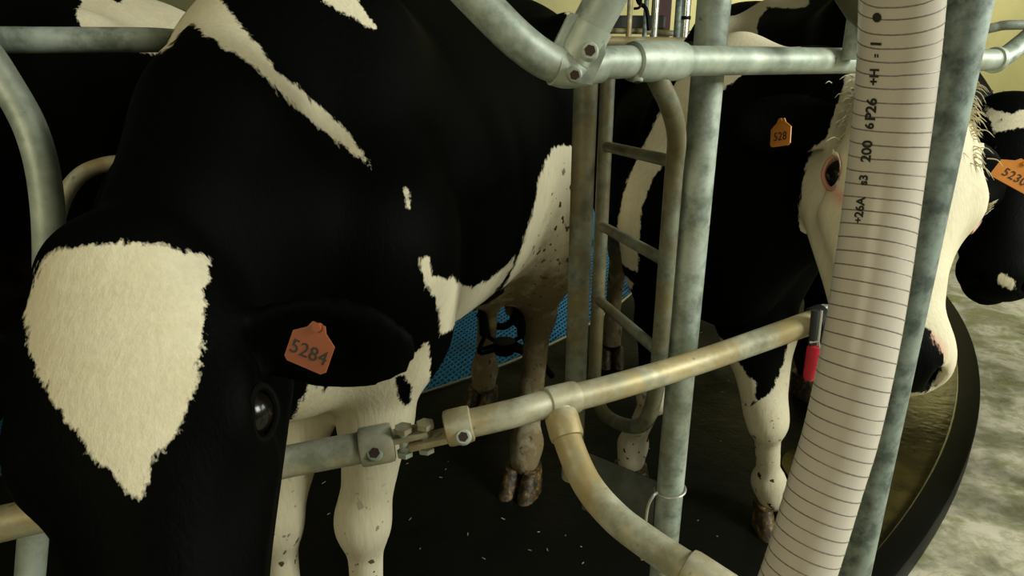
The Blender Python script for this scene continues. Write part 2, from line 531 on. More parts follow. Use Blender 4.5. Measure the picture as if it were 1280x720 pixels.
def make_cow(pos, heading, S, label, head, vox, patches, legs=None, ears=((.0, 1, -.12), (.0, -1, -.12)), tagspec=None,
             hs=1.1, coat0=-1.0, extra=(), forelock=None, lashes=False, rump=0.0, base_k=1.0):
    root = empty('cow', (pos[0], pos[1], 0), label, 'cow', 'black and white cows standing at the rails', math.radians(heading))
    ch, sh = math.cos(math.radians(heading)), math.sin(math.radians(heading))
    def W(p):   # world -> local
        x, y = p[0] - pos[0], p[1] - pos[1]
        return np.array([x * ch + y * sh, -x * sh + y * ch, p[2]])
    J = {k: [np.array(q) * S for q in v] for k, v in DEF.items()}
    for k, v in (legs or {}).items():
        for i, q in enumerate(v):
            if q is not None: J[k][i] = W(q)
    poll, muz = W(head[0]), W(head[1])
    hn = W((head[2][0] + pos[0], head[2][1] + pos[1], head[2][2]))
    H = HFrame(poll, muz, hn, hs)
    allp = np.array([q for v in J.values() for q in v] + [poll, muz, [-1.0 * S, 0, 0], [.7 * S, 0, 1.5 * S]])
    fd = Field(np.array([allp[:, 0].min() - .30, -.62 * S, -.02]) + np.minimum(0, [0, allp[:, 1].min() + .3, 0]),
               np.array([allp[:, 0].max() + .32, .62 * S, 1.52 * S + .1 + rump]) + np.maximum(0, [0, allp[:, 1].max() - .3, 0]), vox)
    s = S
    E = lambda c, r, k=.06, **kw: fd.ell(np.array(c) * s, np.array(r) * s, k * s, **kw)
    C = lambda a, b, ra, rb, k=.06, **kw: fd.cone(np.array(a) * s, np.array(b) * s, ra * s, rb * s, k * s, **kw)
    # trunk
    E((-.12, 0, 1.02), (.74, .315, .375), .1)
    E((.30, 0, 1.03), (.42, .235, .38), .12)
    E((-.62, 0, 1.17 + rump), (.34, .27, .27), .12)
    C((-.88, 0, 1.33 + rump), (-.3, 0, 1.37 + rump * .6), .05, .055, .1); C((-.3, 0, 1.37 + rump * .6), (.40, 0, 1.40), .055, .05, .1)
    for y in (-1, 1):
        E((-.46, y * .25, 1.33 + rump), (.07, .05, .055), .09)
        E((-.90, y * .12, 1.25 + rump), (.05, .045, .05), .09)
        C((.36, y * .12, 1.32), (.52, y * .20, .98), .075, .115, .1)
        C((.52, y * .19, 1.0), tuple(J['FL' if y > 0 else 'FR'][0] / s), .11, .10, .1)
    E((.52, 0, .82), (.16, .14, .17), .1)
    C((-.93, 0, 1.30 + rump), (-.985, 0, .75), .028, .016, .03); E((-.985, 0, .68), (.035, .035, .10), .03)
    E((-.42, 0, .70), (.24, .19, .15), .08)
    for x, y in ((-.32, .07), (-.32, -.07), (-.48, .06), (-.48, -.06)): C((x, y, .60), (x, y, .50), .022, .013, .02)
    # neck
    nb = np.array([.46, 0, 1.14]) * s
    nt = H.w((.05, 0, -.15))
    crest0 = np.array([.42, 0, 1.33]) * s; crest1 = H.w((.0, 0, -.075))
    mid = (nb + nt) / 2
    lat = np.cross(nt - nb, [0, 0, 1.0]); lat /= np.linalg.norm(lat)
    fd.cone(nb, mid, .22 * s, .155 * s, .10, axis=lat, sq=.78)
    fd.cone(mid, nt, .150 * s, .095 * s, .08, axis=lat, sq=.86)
    cm = (crest0 + crest1) / 2 + np.array([0, 0, .02])
    fd.cone(crest0, cm, .10 * s, .085 * s, .08); fd.cone(cm, crest1, .085 * s, .055 * hs, .07)
    br = np.array([.60, 0, .90]) * s
    fd.cone(br, H.w((.12, 0, -.20)), .10 * s, .07 * s, .12, axis=lat, sq=.55)
    # legs
    for nme, j in J.items():
        y = 1 if nme[1] == 'L' else -1
        if nme[0] == 'F':
            sh_ = np.array([.46, y * .18, 1.0]) * s
            fd.cone(sh_, j[0], .125 * s, .098 * s, .08 * s)
            m_ = j[0] * .55 + j[1] * .45
            fd.cone(j[0], m_, .092 * s, .068 * s, .05 * s); fd.cone(m_, j[1], .068 * s, .048 * s, .04 * s)
            fd.ell(j[1] + np.array([.008, 0, 0]) * s, np.array([.054, .054, .072]) * s, .035 * s)
            fd.cone(j[1], j[2], .040 * s, .034 * s, .03 * s)
        else:
            hp = np.array([-.52, y * .17, 1.12 + rump]) * s
            fd.cone(hp, j[0], .20 * s, .125 * s, .10 * s)
            fd.cone(np.array([-.78, y * .13, 1.10 + rump]) * s, j[1] * .45 + j[0] * .55, .14 * s, .085 * s, .10 * s)
            fd.cone(j[0], j[1], .115 * s, .052 * s, .06 * s)
            fd.ell(j[1] - np.array([.012, 0, 0]) * s, np.array([.055, .043, .07]) * s, .035 * s)
            fd.cone(j[1], j[2], .043 * s, .036 * s, .03 * s)
        fd.ell(j[2], np.array([.048, .050, .052]) * s, .03 * s)
        toe = j[3] + np.array([.0, 0, .055]) * s
        fd.cone(j[2], toe, .040 * s, .046 * s, .03 * s)
        for q in (-.012, .012): fd.ell(j[2] - np.array([.045 * s, q * 2 * s, .03 * s]), np.array([.014, .012, .018]) * s, .012 * s)
    for xa, xb, ra, rb in extra: fd.cone(W(xa), W(xb), ra, rb, .05)
    # head
    h = H
    fd.ell((.09, 0, -.10), (.14, .112, .11), .03, fr=h)
    fd.ell((.14, 0, -.045), (.17, .118, .055), .04, fr=h)
    fd.ell((.0, 0, -.035), (.055, .075, .05), .04, fr=h)
    for y in (-1, 1):
        fd.ell((.195, y * .098, -.06), (.055, .036, .042), .03, fr=h)
        fd.cone((.13, y * .055, -.19), (.40, y * .028, -.15), .075, .036, .05, fr=h)
        fd.cone((.25, y * .085, -.11), (.38, y * .055, -.10), .035, .022, .05, fr=h)
    fd.cone((.17, 0, -.075), (.46, 0, -.068), .088, .062, .05, axis=(0, 0, 1), sq=.85, fr=h)
    fd.ell((.50, 0, -.082), (.075, .092, .068), .04, fr=h)
    fd.cone((.30, 0, -.13), (.47, 0, -.13), .055, .05, .04, axis=(0, 1, 0), sq=1.1, fr=h)
    fd.ell((.490, 0, -.155), (.062, .060, .036), .02, fr=h)
    for y in (-1, 1):
        ca, sa = math.cos(.6 * y), math.sin(.6 * y)
        Rn = np.array([[ca, -sa, 0], [sa, ca, 0], [0, 0, 1]])
        fd.ell((.548, y * .056, -.060), (.034, .013, .020), .012, R=Rn, fr=h, sub=True)
        fd.ell((.205, y * .137, -.066), (.034, .026, .024), .012, fr=h, sub=True)
    # mouth line
    fd.ell((.55, 0, -.128), (.075, .10, .006), .01, fr=h, sub=True)
    # ears
    EF = []
    for ei, y in enumerate((1, -1)):
        dv = np.array(ears[ei][:3], float); dv /= np.linalg.norm(dv)
        fc = np.array(ears[ei][3:6], float) if len(ears[ei]) > 3 else np.array([.5, 0, .85])
        fc -= dv * (fc @ dv); fc /= np.linalg.norm(fc)
        wd_ = np.cross(fc, dv)
        R = np.stack([dv, wd_, fc], 1)
        b = np.array([.055 + (ears[ei][6] if len(ears[ei]) > 6 else 0), y * .095, -.085])
        fd.cone(b - dv * .02, b + dv * .05, .032, .030, .03, fr=h)
        fd.ell(b + dv * .115, (.105, .062, .017), .02, R=R, fr=h)
        fd.ell(b + dv * .105 + fc * .020, (.085, .044, .017), .012, R=R, fr=h, sub=True)
        EF.append((b, dv, fc, wd_))
    V, Q = fd.mesh()
    # relax
    me = bpy.data.meshes.new('body')
    me.from_pydata(V.tolist(), [], Q.tolist())
    bm = bmesh.new(); bm.from_mesh(me)
    for _ in range(3): bmesh.ops.smooth_vert(bm, verts=bm.verts, factor=.5, use_axis_x=True, use_axis_y=True, use_axis_z=True)
    bmesh.ops.recalc_face_normals(bm, faces=bm.faces)
    bm.to_mesh(me); bm.free()
    nv = len(me.vertices); vv = np.zeros(nv * 3); me.vertices.foreach_get('co', vv); V = vv.reshape(-1, 3)
    me.polygons.foreach_set('use_smooth', [True] * len(me.polygons))
    coat = np.full(nv, coat0); pink = np.zeros(nv)
    hq = H.inv(V)
    onhead = (hq[:, 0] > -.06) & (hq[:, 2] > -.27) & (np.abs(hq[:, 1]) < .17) & (hq[:, 2] < .1)
    nohead = (hq[:, 0] < -.09) | (hq[:, 2] < -.30) | (V[:, 0] < .75 * s)
    for pt_ in patches:
        kind = pt_[0]
        if kind == 'box':   # x0, x1, y0, y1, z0, z1
            b = pt_[1]; sd = np.min([V[:, 0] - b[0], b[1] - V[:, 0], V[:, 1] - b[2], b[3] - V[:, 1], V[:, 2] - b[4], b[5] - V[:, 2]], axis=0)
            coat = np.maximum(coat, np.where(nohead, sd, -1.0)); continue
        sd = patch_sd(V, pt_[3], pt_[1], pt_[2])
        if kind[0] == 'h': sd = np.where(onhead, sd, -1.0); kind = kind[1]
        elif kind[0] == 'b': sd = np.where(nohead, sd, -1.0); kind = kind[1]
        if kind == '+': coat = np.maximum(coat, sd)
        elif kind == '-': coat = np.minimum(coat, -sd)
        elif kind == 'p': pink = np.maximum(pink, np.clip(sd / .02 + .3, 0, 1))
    soil_shade = np.clip((.62 - V[:, 2]) / .5, 0, 1) * .45
    soil_shade = np.maximum(soil_shade, np.where(V[:, 0] < -.1, np.clip((1.30 - V[:, 2]) / .55, 0, 1), 0))  # hindquarters: dirt colour deepened to carry the dimmer light there as well
    for nm, arr in (('coat', coat), ('pink', pink), ('soil_shade', soil_shade)):
        a = me.attributes.new(nm, 'FLOAT', 'POINT'); a.data.foreach_set('value', arr.astype(np.float32))
    body = link('body', me, M['hide'], root)
    # hooves: two claws each
    for nme, j in J.items():
        ft = j[3]; m = MB()
        for q in (-1, 1):
            prof = [(.075, .028, .048), (.05, .033, .055), (.022, .036, .065), (.0, .037, .070)]
            vs = []; n = 14
            for zi, (z, ry, rx) in enumerate(prof):
                for k in range(n):
                    a = 2 * PI * k / n
                    cx = math.cos(a)
                    x = rx * (cx if cx < 0 else cx ** .8 * 1.15) * (.8 if cx < 0 else 1) + (.075 - z) * .35
                    vs.append((ft[0] + x * s, ft[1] + (q * .031 + math.sin(a) * ry * .88) * s, z * s))
            fs = [(i * n + k, i * n + (k + 1) % n, (i + 1) * n + (k + 1) % n, (i + 1) * n + k) for i in range(3) for k in range(n)]
            fs += [tuple(range(n))[::-1], tuple(3 * n + k for k in range(n))]
            m.add(vs, fs)
        m.build('hoof', M['hoof'], root, bevel=0)
    # eyes
    for y in (-1, 1):
        ec = np.array([.205, y * .108, -.068]); en = np.array([.34, y * .86, .38]); en /= np.linalg.norm(en)
        eu = np.array([0, 0, 1.0]) - en * en[2]; eu /= np.linalg.norm(eu); ef = np.cross(eu, en) * -y
        ef = ef if ef[0] > 0 else -ef
        ex = ef * .93 - eu * .36; ey_ = eu * .93 + ef * .36      # almond, inner corner lower
        m = MB(); m.ball(H.w(ec), .028 * hs, 24, 14); ey = m.build('eye', M['eye'], root)
        m = MB(); pts = []
        for k in range(30):
            a = 2 * PI * k / 30
            pts.append(Vector(H.w(ec + en * (.024 - .004 * abs(math.cos(a))) + ex * .029 * math.cos(a) + ey_ * .0185 * math.sin(a))))
        m.tube(pts, .0042 * hs, 8, closed=True)
        m.build('eyelid', M['lid'] if lashes else M['lid_black'], ey)
        if lashes:
            m = MB()
            for k in range(14):
                a = PI * (.45 + .50 * k / 13)
                b0 = ec + en * .026 + ex * .028 * math.cos(a) + ey_ * .018 * math.sin(a)
                q_ = .6 + .4 * ((k * 7) % 5) / 4; b1 = b0 + (en * .006 + ey_ * .004 - ex * .003) * q_; b2 = b1 + (en * .004 - ex * .007) * q_
                m.tube(smoothpath([H.w(b0), H.w(b1), H.w(b2)], 3), [.0007] * 6 + [.0002], 4)
            m.build('eyelashes', M['hair'], ey)['kind'] = 'stuff'
    # ear tag
    if tagspec:
        ei, along, drop, text, tm, size, face = tagspec[:7]
        b, dv, fc, wd_ = EF[ei]
        c = Vector(H.w(b + dv * along + fc * .012)); 
        tc = Vector(W(drop)); fn = Vector(W((face[0] + pos[0], face[1] + pos[1], face[2]))).normalized()
        zz = Vector((0, 0, 1)); zz = (zz - fn * zz.dot(fn)).normalized(); xx = zz.cross(fn).normalized()
        if len(tagspec) > 7:
            sp_ = Matrix.Rotation(math.radians(-tagspec[7]), 3, fn); xx = sp_ @ xx; zz = sp_ @ zz
        Rm = Matrix((xx, zz, fn)).transposed()
        w2, h2 = size[0] / 2, size[1] / 2
        out = [(-w2, -h2 * .82), (-w2 * .82, -h2), (w2 * .82, -h2), (w2, -h2 * .82), (w2, h2 * .55), (w2 * .45, h2), (w2 * .3, h2 * 1.35), (-w2 * .3, h2 * 1.35), (-w2 * .45, h2), (-w2, h2 * .55)]
        m = MB(); n = len(out)
        for zt in (-.001, .001): pass
        vs = [tc + Rm @ Vector((x, y, -.0012)) for x, y in out] + [tc + Rm @ Vector((x, y, .0012)) for x, y in out]
        m.add(vs, [tuple(range(n))[::-1], tuple(range(n, 2 * n))] + [(i, (i + 1) % n, n + (i + 1) % n, n + i) for i in range(n)])
        tg = m.build('ear_tag', tm, root, smooth=False); tg['label'] = 'orange numbered ear tag'
        m = MB(); top = tc + Rm @ Vector((0, h2 * 1.15, .002)); m.tube([top - fn * .006, top + fn * .003], .0055, 12); m.build('tag_stud', tm, tg)
        cu = bpy.data.curves.new('tag_number', 'FONT'); cu.body = text; cu.align_x = 'CENTER'; cu.align_y = 'CENTER'; cu.size = size[1] * .5; cu.extrude = .0003
        cu.space_character = 1.05
        to = bpy.data.objects.new('tag_number', cu); COL.objects.link(to)
        dg = bpy.context.evaluated_depsgraph_get(); tm2 = bpy.data.meshes.new_from_object(to.evaluated_get(dg)); bpy.data.objects.remove(to)
        tm2.transform(Matrix.Translation(tc + fn * .0018 - Rm @ Vector((0, h2 * .2, 0))) @ Rm.to_4x4())
        tm2.materials.clear()
        link('tag_number', tm2, M['ink'], tg)
    if forelock:
        m = MB(); rr = random.Random(7)
        for k in range(forelock[0]):
            fx = rr.uniform(-.05, .16); fy = rr.gauss(0, .055) if k % 2 else rr.choice((-1, 1)) * rr.uniform(.07, .11)
            z0 = .004 if abs(fy) < .08 else -.045
            b0 = np.array([fx, fy, z0 - .012]); L = rr.uniform(.02, .045) * forelock[1]
            d1 = np.array([rr.uniform(.1, .9), fy * 9 + rr.uniform(-.3, .3), rr.uniform(.3, .9)]); d1 /= np.linalg.norm(d1)
            b1 = b0 + d1 * L * .6; b2 = b1 + (d1 + np.array([.8, 0, -.4])) * L * .45
            m.tube(smoothpath([H.w(b0), H.w(b1), H.w(b2)], 3), [.0015, .0014, .0013, .0011, .0009, .0006, .0002], 5)
        m.build('forelock', forelock[2], root)['kind'] = 'stuff'
    return root, H, J

# coat markings, outlined in each cow's own metres (x forward, y left, z up)
PA = {'A': [('box',(-0.95,-0.28,-0.4,0.4,0.0,0.88)),('box',(0.28,1.0,-0.6,0.6,-0.1,0.74)),('box',(-1.3,-0.32,0.0,0.6,-0.1,0.95)),('h+',0.1,(0.549,0.747,0.376),[(1.213,0.211,1.284),(1.204,0.211,1.296),(1.144,0.154,1.286),(1.131,0.205,1.295),(1.105,0.239,1.296),(1.081,0.261,1.289),(1.057,0.277,1.275),(1.018,0.27,1.257),(1.074,0.316,1.239),(1.105,0.338,1.212),(1.141,0.36,1.175),(1.164,0.367,1.152),(1.177,0.372,1.135),(1.196,0.372,1.116),(1.209,0.366,1.109),(1.224,0.362,1.097),(1.234,0.365,1.083),(1.246,0.368,1.064),(1.25,0.357,1.07),(1.247,0.346,1.082),(1.246,0.331,1.094),(1.25,0.314,1.1),(1.244,0.289,1.12),(1.238,0.263,1.14),(1.23,0.234,1.16),(1.219,0.204,1.178),(1.203,0.175,1.196),(1.176,0.14,1.22)]),
 ('+',0.1,(0.754,0.657,0.006),[(0.779,0.107,1.632),(0.677,0.026,1.603),(0.729,0.108,1.555),(0.748,0.159,1.518),(0.755,0.191,1.48),(0.72,0.199,1.463),(0.69,0.212,1.43),(0.662,0.237,1.396),(0.655,0.265,1.362),(0.663,0.293,1.326),(0.674,0.265,1.348),(0.703,0.226,1.392),(0.745,0.214,1.427),(0.774,0.203,1.456),(0.787,0.178,1.492),(0.802,0.145,1.515),(0.789,0.089,1.539),(0.739,0.018,1.559),(0.756,0.007,1.543),(0.831,0.058,1.517),(0.839,0.039,1.51),(0.827,0.053,1.563),(0.809,0.072,1.592),(0.8,0.082,1.631)]),
 ('+',0.05,(0.831,0.552,-0.066),[(0.556,0.118,1.63),(0.485,0.164,1.628),(0.498,0.191,1.594),(0.5,0.22,1.559),(0.508,0.222,1.552),(0.529,0.189,1.573),(0.554,0.156,1.594)]),
 ('+',0.03,(0.85,0.49,0.191),[(0.639,0.343,1.287),(0.632,0.347,1.286),(0.644,0.359,1.259),(0.653,0.356,1.258)]),
 ('+',0.12,(0.86,0.404,0.313),[(0.663,0.381,1.168),(0.641,0.389,1.17),(0.632,0.389,1.13),(0.568,0.387,1.102),(0.54,0.384,1.101),(0.371,0.315,1.024),(0.252,0.292,0.973),(0.166,0.298,0.968),(0.083,0.309,0.978),(0.033,0.324,1.003),(0.368,0.469,1.087),(0.386,0.457,1.055),(0.433,0.411,0.983),(0.486,0.326,0.945),(0.574,0.367,1.05),(0.653,0.382,1.128)]),
 ('+',0.16,(0.916,0.304,0.261),[(-0.091,0.366,1.242),(-0.147,0.363,1.268),(-0.273,0.36,1.26),(-0.425,0.393,1.249),(-0.002,0.536,0.429),(0.081,0.331,0.378),(-0.245,0.178,0.801),(-0.008,0.302,0.951),(0.011,0.339,1.04),(-0.012,0.36,1.124),(-0.021,0.365,1.198)]),
 ('b+',0.35,(0.709,0.528,0.469),[(0.717,0.157,0.914),(0.696,0.158,0.894),(0.697,0.179,0.93),(0.669,0.206,0.934),(0.643,0.249,0.948),(0.622,0.248,0.926),(0.598,0.25,0.903),(0.59,0.269,0.916),(0.591,0.285,0.935),(0.566,0.288,0.917),(0.555,0.31,0.939),(0.543,0.325,0.958),(0.528,0.331,0.871),(0.767,0.409,0.421),(0.941,0.121,0.483),(0.777,0.073,0.785),(0.583,-0.08,0.679),(0.582,-0.054,0.673),(0.702,0.077,0.805),(0.685,0.086,0.802),(0.715,0.125,0.86),(0.709,0.137,0.872)]),
 ('-',0.05,(0.76,0.462,0.457),[(0.562,0.255,0.87),(0.55,0.266,0.87),(0.523,0.266,0.838),(0.484,0.244,0.775),(0.492,0.234,0.757),(0.522,0.236,0.793),(0.553,0.246,0.845)]),
 ('-',0.05,(0.705,0.557,0.439),[(0.667,0.15,0.899),(0.662,0.158,0.898),(0.672,0.165,0.882),(0.677,0.154,0.869)]),
 ('+',0.05,(0.957,0.281,-0.073),[(-0.462,0.269,1.696),(-0.47,0.285,1.646),(-0.48,0.311,1.619),(-0.487,0.344,1.655),(-0.482,0.339,1.7)])],
'B': [('box',(0.25,0.9,-0.6,0.6,-0.1,0.47)),('box',(-1.2,-0.3,-0.5,-0.02,0.1,0.75)),('h+',0.35,(0.88,-0.439,0.179),[(0.789,0.171,1.462),(0.827,0.196,1.528),(0.905,0.352,1.526),(0.974,0.457,1.44),(1.046,0.494,1.181),(1.078,0.434,0.877),(1.126,0.437,0.645),(1.042,0.246,0.591),(0.923,0.115,0.853),(0.799,0.124,0.969),(0.822,0.094,1.061),(0.872,0.066,1.161),(0.843,0.081,1.249),(0.832,0.094,1.277),(0.894,0.102,1.32),(0.878,0.115,1.38)]),
 ('-',0.05,(0.785,-0.495,0.371),[(1.395,0.08,0.971),(1.397,0.123,0.979),(1.392,0.17,0.967),(1.389,0.183,0.953),(1.369,0.184,0.912),(1.413,0.146,0.896),(1.38,0.105,0.878)]),
 ('hp',0.05,(0.898,-0.405,0.172),[(0.947,0.094,1.204),(1.065,0.065,1.233),(1.092,0.082,1.223),(1.103,0.083,1.186),(1.075,0.067,1.191)]),
 ('p',0.05,(0.798,-0.495,0.344),[(1.377,0.083,1.007),(1.373,0.152,1.012),(1.38,0.179,0.982),(1.388,0.183,0.956),(1.398,0.123,0.976),(1.395,0.08,0.971)]),
 ('+',0.1,(0.973,-0.207,0.099),[(0.482,-0.183,1.455),(0.451,-0.112,1.534),(0.57,-0.114,1.605),(0.62,0.12,1.602),(0.701,0.083,1.5),(0.616,-0.034,1.464),(0.619,-0.086,1.422),(0.615,-0.137,1.382),(0.614,-0.173,1.338),(0.63,-0.209,1.261),(0.656,-0.275,1.174),(0.675,-0.303,1.096),(0.545,-0.281,0.861),(0.592,-0.361,0.876),(0.58,-0.361,1.0),(0.599,-0.346,1.128),(0.553,-0.309,1.216),(0.519,-0.251,1.33),(0.502,-0.218,1.398)]),
 ('+',0.12,(0.869,-0.279,0.408),[(0.533,-0.074,0.682),(0.556,-0.031,0.663),(0.534,0.017,0.627),(0.563,0.026,0.639),(0.581,0.033,0.605),(0.62,0.05,0.581),(0.654,0.068,0.556),(0.677,0.087,0.545),(0.705,0.084,0.498),(0.699,0.069,0.475),(0.657,0.025,0.486),(0.627,-0.01,0.527),(0.577,-0.056,0.602)]),
 ('+',0.14,(0.83,-0.34,0.443),[(0.624,0.196,0.668),(0.643,0.251,0.704),(0.675,0.225,0.623),(0.705,0.211,0.556),(0.727,0.209,0.513),(0.889,0.193,0.197),(0.842,0.021,0.155),(0.678,0.06,0.449),(0.707,0.078,0.485),(0.712,0.105,0.508),(0.695,0.139,0.536),(0.648,0.175,0.61)]),
 ('+',0.14,(0.84,-0.159,0.519),[(0.552,-0.249,0.433),(0.549,-0.092,0.486),(0.768,-0.108,0.126),(0.737,-0.372,0.095),(0.634,-0.344,0.272),(0.578,-0.289,0.378)]),
 ('+',0.2,(0.936,-0.118,0.331),[(0.461,-0.381,0.889),(0.502,-0.285,0.807),(0.532,-0.328,0.706),(0.537,-0.405,0.664)])],
'C': [('+',0.05,(0.911,0.407,0.063),[(1.022,-0.407,1.375),(1.028,-0.333,1.356),(0.945,-0.302,1.387),(0.993,-0.269,1.331),(1.088,-0.329,1.309),(1.06,-0.368,1.339)]),
 ('+',0.04,(0.897,0.363,0.253),[(1.315,-0.148,0.978),(1.304,-0.137,0.988),(1.294,-0.12,0.972),(1.284,-0.113,0.945),(1.3,-0.126,0.948),(1.312,-0.14,0.961)])],
'D': [('+',0.2,(0.888,-0.457,-0.047),[(-0.284,-0.417,1.81),(-0.178,-0.21,1.804),(-0.292,-0.127,1.749),(-0.256,-0.185,1.7),(-0.132,-0.253,1.648),(0.041,-0.317,1.554),(-0.383,-0.34,1.52)]),
 ('+',0.1,(0.866,-0.495,-0.071),[(-0.145,-0.25,1.811),(-0.033,-0.052,1.805),(0.12,-0.144,1.736),(-0.026,-0.138,1.735),(-0.342,-0.116,1.768)])],
'E': [('+',0.15,(0.432,0.9,-0.059),[(-0.601,0.167,1.629),(-0.6,0.218,1.683),(-0.645,0.239,1.685),(-0.708,0.124,1.661),(-0.712,0.156,1.643),(-0.687,0.26,1.687),(-0.838,0.333,1.695),(-0.828,0.291,1.489),(-0.596,0.36,1.532),(-0.516,0.346,1.574)]),
 ('+',0.08,(0.414,0.905,0.103),[(-0.56,0.424,1.339),(-0.545,0.42,1.325),(-0.549,0.421,1.301),(-0.525,0.414,1.279),(-0.505,0.408,1.261),(-0.576,0.42,1.248),(-0.587,0.428,1.338)])]}

WHITE_LEG = []
# foreground cow with the star on its forehead
A_pos = (-.28, 1.88)
cowA = make_cow(A_pos, -111, 1.17, 'black cow in the foreground with a white star filling its forehead',
    (P(118, 308, .80), P(168, 960, .61), (0.05, -.80, .42)), .0105, PA.get('A', []),
    legs={'FL': [(-.285, 1.40, .92), (-.367, 1.38, .42), (-.372, 1.36, .16), (-.375, 1.33, .04)],
          'FR': [(-.47, 1.50, .90), (-.585, 1.38, .42), (-.585, 1.37, .16), (-.59, 1.33, .04)],
          'HL': [(.10, 2.17, .96), (.10, 2.33, .60), (.055, 2.15, .16), (.045, 2.12, .04)],
          'HR': [None, (-.10, 2.92, .60), (-.125, 2.78, .16), (-.13, 2.74, .04)]},
    ears=((.38, 1, -.05, .7, .1, .6, .05), (.1, -1, -.2, .7, 0, .6)),
    tagspec=(0, .12, P(388, 436, .80), '5284', M['tag_dirty'], (.056, .048), (-.15, -.85, .25), 18), hs=1.12, rump=.02)
# second cow, white face behind the hose
cowB = make_cow((.70, 2.56), -92, 1.08, 'black cow with a long white face behind the ribbed hose',
    (P(1162, 104, 1.565), P(1156, 500, 1.19), (-.02, -.85, .40)), .0105, PA.get('B', []),
    legs={'FL': [None, (.81, 1.87, .42), (.868, 1.925, .15), (.885, 1.91, .04)],
          'FR': [None, (.49, 2.05, .42), (.45, 2.16, .15), (.44, 2.13, .04)],
          'HR': [None, None, (.52, 3.25, .16), (.52, 3.2, .04)]},
    ears=((-.25, 1, -.60), (.22, -1, -.30, .5, -.3, .75)),
    tagspec=(1, .13, P(976, 168, 1.44), '528', M['tag'], (.058, .050), (-.93, -.35, .1), -12), hs=1.32, lashes=True, extra=((P(930, 395, 2.22), P(950, 500, 2.13), .085, .052), (P(925, 380, 2.28), P(938, 440, 2.24), .10, .075)),
    forelock=(520, .8, M['hair']))
# third cow at the right edge
cowC = make_cow((2.45, 2.15), -150, 1.08, 'black cow at the right edge with a pink spot on its muzzle',
    (P(1270, 128, 1.90), P(1262, 372, 1.64), (-.30, -.80, .45)), .012, PA.get('C', []),
    legs={'FR': [None, (2.12, 2.05, .45), (2.16, 2.05, .16), (2.16, 2.05, .04)]},
    ears=((.35, 1, -.1, .3, 0, .9), (-.75, -1, -.1)),
    tagspec=(0, .05, P(1270, 219, 1.58), '5230', M['tag'], (.095, .055), (-.25, -.9, .2), 28), hs=1.05,
    forelock=(160, .8, M['hair_black']))
cowD = make_cow((1.50, 3.50), -81, 1.26, 'black and cream cow standing behind the withers of the white faced cow',
    (P(1180, 130, 2.75), P(1190, 290, 2.6), (0, -.9, .4)), .02, PA.get('D', []), hs=1.1)
cowE = make_cow((-1.62, 1.50), -126, 1.17, 'dark cow with a cream rump behind the left top rail',
    ((-2.5, .72, 1.35), (-2.75, .45, .95), (-.5, -.7, .5)), .02, PA.get('E', []), hs=1.1)

# ------------------------------------------------------------------ pipes and rails
def pipe(name, pts, r, mat, label, cat='pipe', smooth=8, n=24, group=None, world=False):
    m = MB(); pp = smoothpath(pts, smooth) if smooth else pts
    m.tube(pp, r, n)
    base = Vector(pts[0])
    root = empty(name, base, label, cat, group)
    for i, v in enumerate(m.v): m.v[i] = tuple(Vector(v) - base)
    m.build('tube', mat, root)
    return root
def part(root, mb, name, mat, smooth=True, bevel=0, parent=None):
    base = root.location
    for i, v in enumerate(mb.v): mb.v[i] = tuple(Vector(v) - base)
    return mb.build(name, mat, parent or root, smooth, bevel)
def sleeve(root, a, b, r, mat, lip=.0035, name='sleeve'):
    a, b = Vector(a), Vector(b); d = (b - a).normalized(); L = (b - a).length
    m = MB(); m.tube([a, a + d * .002, a + d * .009, b - d * .009, b - d * .002, b], [r - .003, r + lip * .6, r + lip, r + lip, r + lip * .6, r - .003], 28)
    return part(root, m, name, mat)
def setscrew(root, c, d, r=.012, sleeve_o=None):
    c = Vector(c); d = Vector(d).normalized()
    m = MB(); m.tube([c - d * .006, c + d * .001, c + d * .004, c + d * .0044], [r * 1.2, r * 1.1, r * .9, r * .62], 18)
    b = part(root, m, 'bolt', M['galv_pale'])
    m = MB(); m.tube([c + d * .0020, c + d * .0052], r * .70, 6); part(root, m, 'bolt_socket', M['bolt'], parent=b)

# lower brisket rail: left length, pin joint, right length
g = 'lower rails round the platform'
LA = [P(-420, 760, .90), P(-90, 676, .965), P(0, 655, .985), P(335, 582, 1.10), P(470, 556, 1.13)]
rail = pipe('lower_rail', LA, .0268, M['galv_stained'], 'stained lower rail passing behind the starred head to the pin joint', 'rail', group=None)
d = (LA[4] - LA[3]).normalized()
sleeve(rail, LA[4] - d * .028, LA[4] + d * .030, .030, M['galv_stained'])
setscrew(rail, P(468, 566, 1.10), P(468, 566, 1.0) - P(468, 566, 1.1), .013)
LB = [P(567, 534, 1.115), P(640, 517, 1.12), P(690, 503, 1.15), P(760, 486, 1.20), P(880, 450, 1.31), P(1031, 397, 1.35)]
rail2 = pipe('lower_rail', LB, .0241, M['galv_stained'], 'pale lower rail from the pin joint across the grey posts to the hose', 'rail')
d = (LB[1] - LB[0]).normalized()
sleeve(rail2, LB[0] - d * .014, LB[0] + d * .032, .0275, M['galv_stained'])
setscrew(rail2, P(579, 546, 1.085), P(579, 546, 1.0) - P(579, 546, 1.1), .012)
d2 = (LB[3] - LB[2]).normalized()
sleeve(rail2, LB[2] - d2 * .012, LB[2] + d2 * .05, .0265, M['galv_stained'], .002)
d3 = (LB[5] - LB[4]).normalized()
m = MB(); m.tube([LB[5] - d3 * .005, LB[5] + d3 * .012, LB[5] + d3 * .022], [.028, .028, .018], 6); part(rail2, m, 'end_cap', M['galv_pale'])
